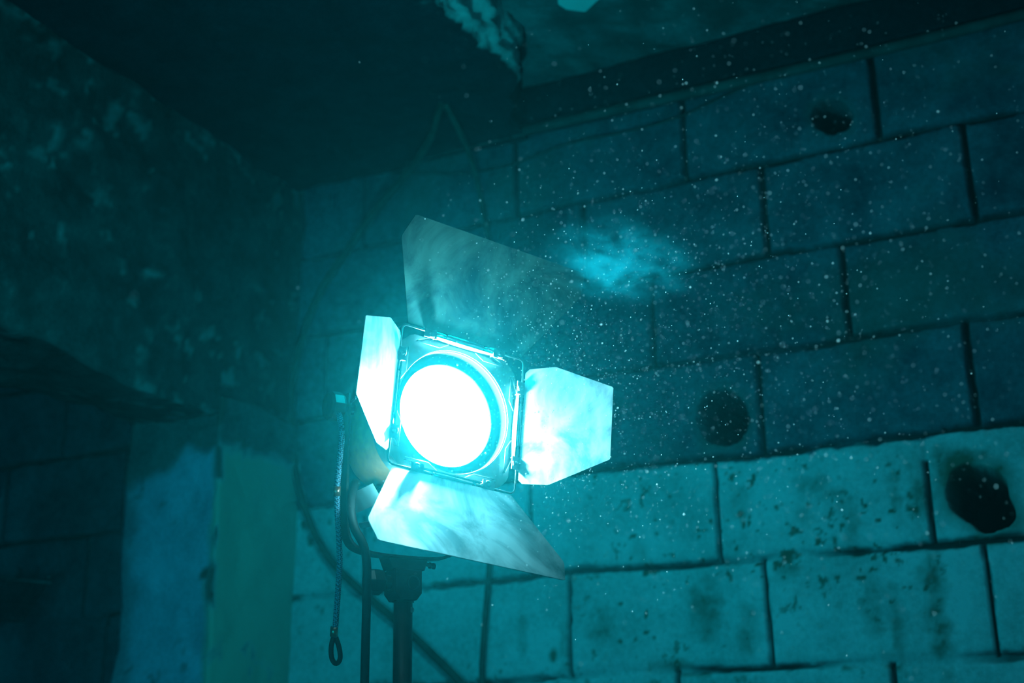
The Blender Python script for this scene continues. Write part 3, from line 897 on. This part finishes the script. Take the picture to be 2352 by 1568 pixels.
HAZE_DENSITY = .008
HAZE_NEAR = .072  # haze thickened near the lamp to stand in for lens bloom as well
SMOKE_K = 3.4
M_HAZE = bpy.data.materials.new('haze'); M_HAZE.use_nodes = True
nt = M_HAZE.node_tree; nt.nodes.clear()
o_ = nt.nodes.new('ShaderNodeOutputMaterial'); v = nt.nodes.new('ShaderNodeVolumeScatter')
v.inputs['Color'].default_value = (.04, .86, .92, 1); v.inputs['Anisotropy'].default_value = .78
tc = nt.nodes.new('ShaderNodeTexCoord'); ds = nt.nodes.new('ShaderNodeVectorMath'); ds.operation = 'DISTANCE'
nt.links.new(tc.outputs['Object'], ds.inputs[0]); HAZE_BASE = Vector((-.7, .9, .04))
ds.inputs[1].default_value = LAMP_T + LN * .08 - HAZE_BASE
mr = nt.nodes.new('ShaderNodeMapRange'); mr.interpolation_type = 'SMOOTHSTEP'
for i_, q in ((1, .05), (2, .42), (3, HAZE_NEAR), (4, HAZE_DENSITY)): mr.inputs[i_].default_value = q
nt.links.new(ds.outputs['Value'], mr.inputs[0]); nt.links.new(mr.outputs[0], v.inputs['Density'])
nt.links.new(v.outputs[0], o_.inputs['Volume'])
m_ = MB(); m_.box((-.7, .9, 1.37), Vector((1, 0, 0)), Vector((0, 1, 0)), Vector((0, 0, 1)), 2.6, 1.55, 1.33)
tag(m_.build('haze', M_HAZE), 'thin teal haze filling the room around the lamp', 'haze', kind='stuff')

# wisps of denser smoke in the beam just past the upper barn door
M_SMOKE = bpy.data.materials.new('smoke'); M_SMOKE.use_nodes = True
nt = M_SMOKE.node_tree; nt.nodes.clear(); N = nt.nodes.new; K = nt.links.new
o_ = N('ShaderNodeOutputMaterial'); v = N('ShaderNodeVolumeScatter')
v.inputs['Color'].default_value = (.02, .80, .95, 1); v.inputs['Anisotropy'].default_value = .3
tc = N('ShaderNodeTexCoord'); nz = N('ShaderNodeTexNoise'); nz.inputs['Scale'].default_value = 2.6; nz.inputs['Detail'].default_value = 4; nz.inputs['Distortion'].default_value = .8
K(tc.outputs['Object'], nz.inputs['Vector'])
ln = N('ShaderNodeVectorMath'); ln.operation = 'LENGTH'; K(tc.outputs['Object'], ln.inputs[0])
fall = N('ShaderNodeMapRange'); fall.interpolation_type = 'SMOOTHSTEP'
for i_, q in ((1, .15), (2, 1.0), (3, 1.0), (4, 0.0)): fall.inputs[i_].default_value = q
K(ln.outputs['Value'], fall.inputs[0])
th = N('ShaderNodeMapRange'); th.interpolation_type = 'SMOOTHSTEP'
for i_, q in ((1, .40), (2, .68), (3, 0.0), (4, SMOKE_K)): th.inputs[i_].default_value = q
K(nz.outputs['Fac'], th.inputs[0])
mu = N('ShaderNodeMath'); mu.operation = 'MULTIPLY'; K(fall.outputs[0], mu.inputs[0]); K(th.outputs[0], mu.inputs[1])
K(mu.outputs[0], v.inputs['Density']); K(v.outputs[0], o_.inputs['Volume'])
m_ = MB(); m_.lathe((0, 0, 0), Vector((1, 0, 0)), Vector((0, 1, 0)), Vector((0, 0, 1)), [(math.sin(t), -math.cos(t)) for t in np.linspace(0, math.pi, 13)], 24)
sm = m_.build('smoke', M_SMOKE)
c_ = at_d(1430, 600, 1.80)
sm.data.transform(Matrix.Translation((0, 0, -1))); sm.location = c_
sm.scale = (.12, .11, .06); sm.rotation_euler = (0, .2, .3)
tag(sm, 'wisps of brighter smoke in the beam past the upper barn door', 'smoke', kind='stuff')
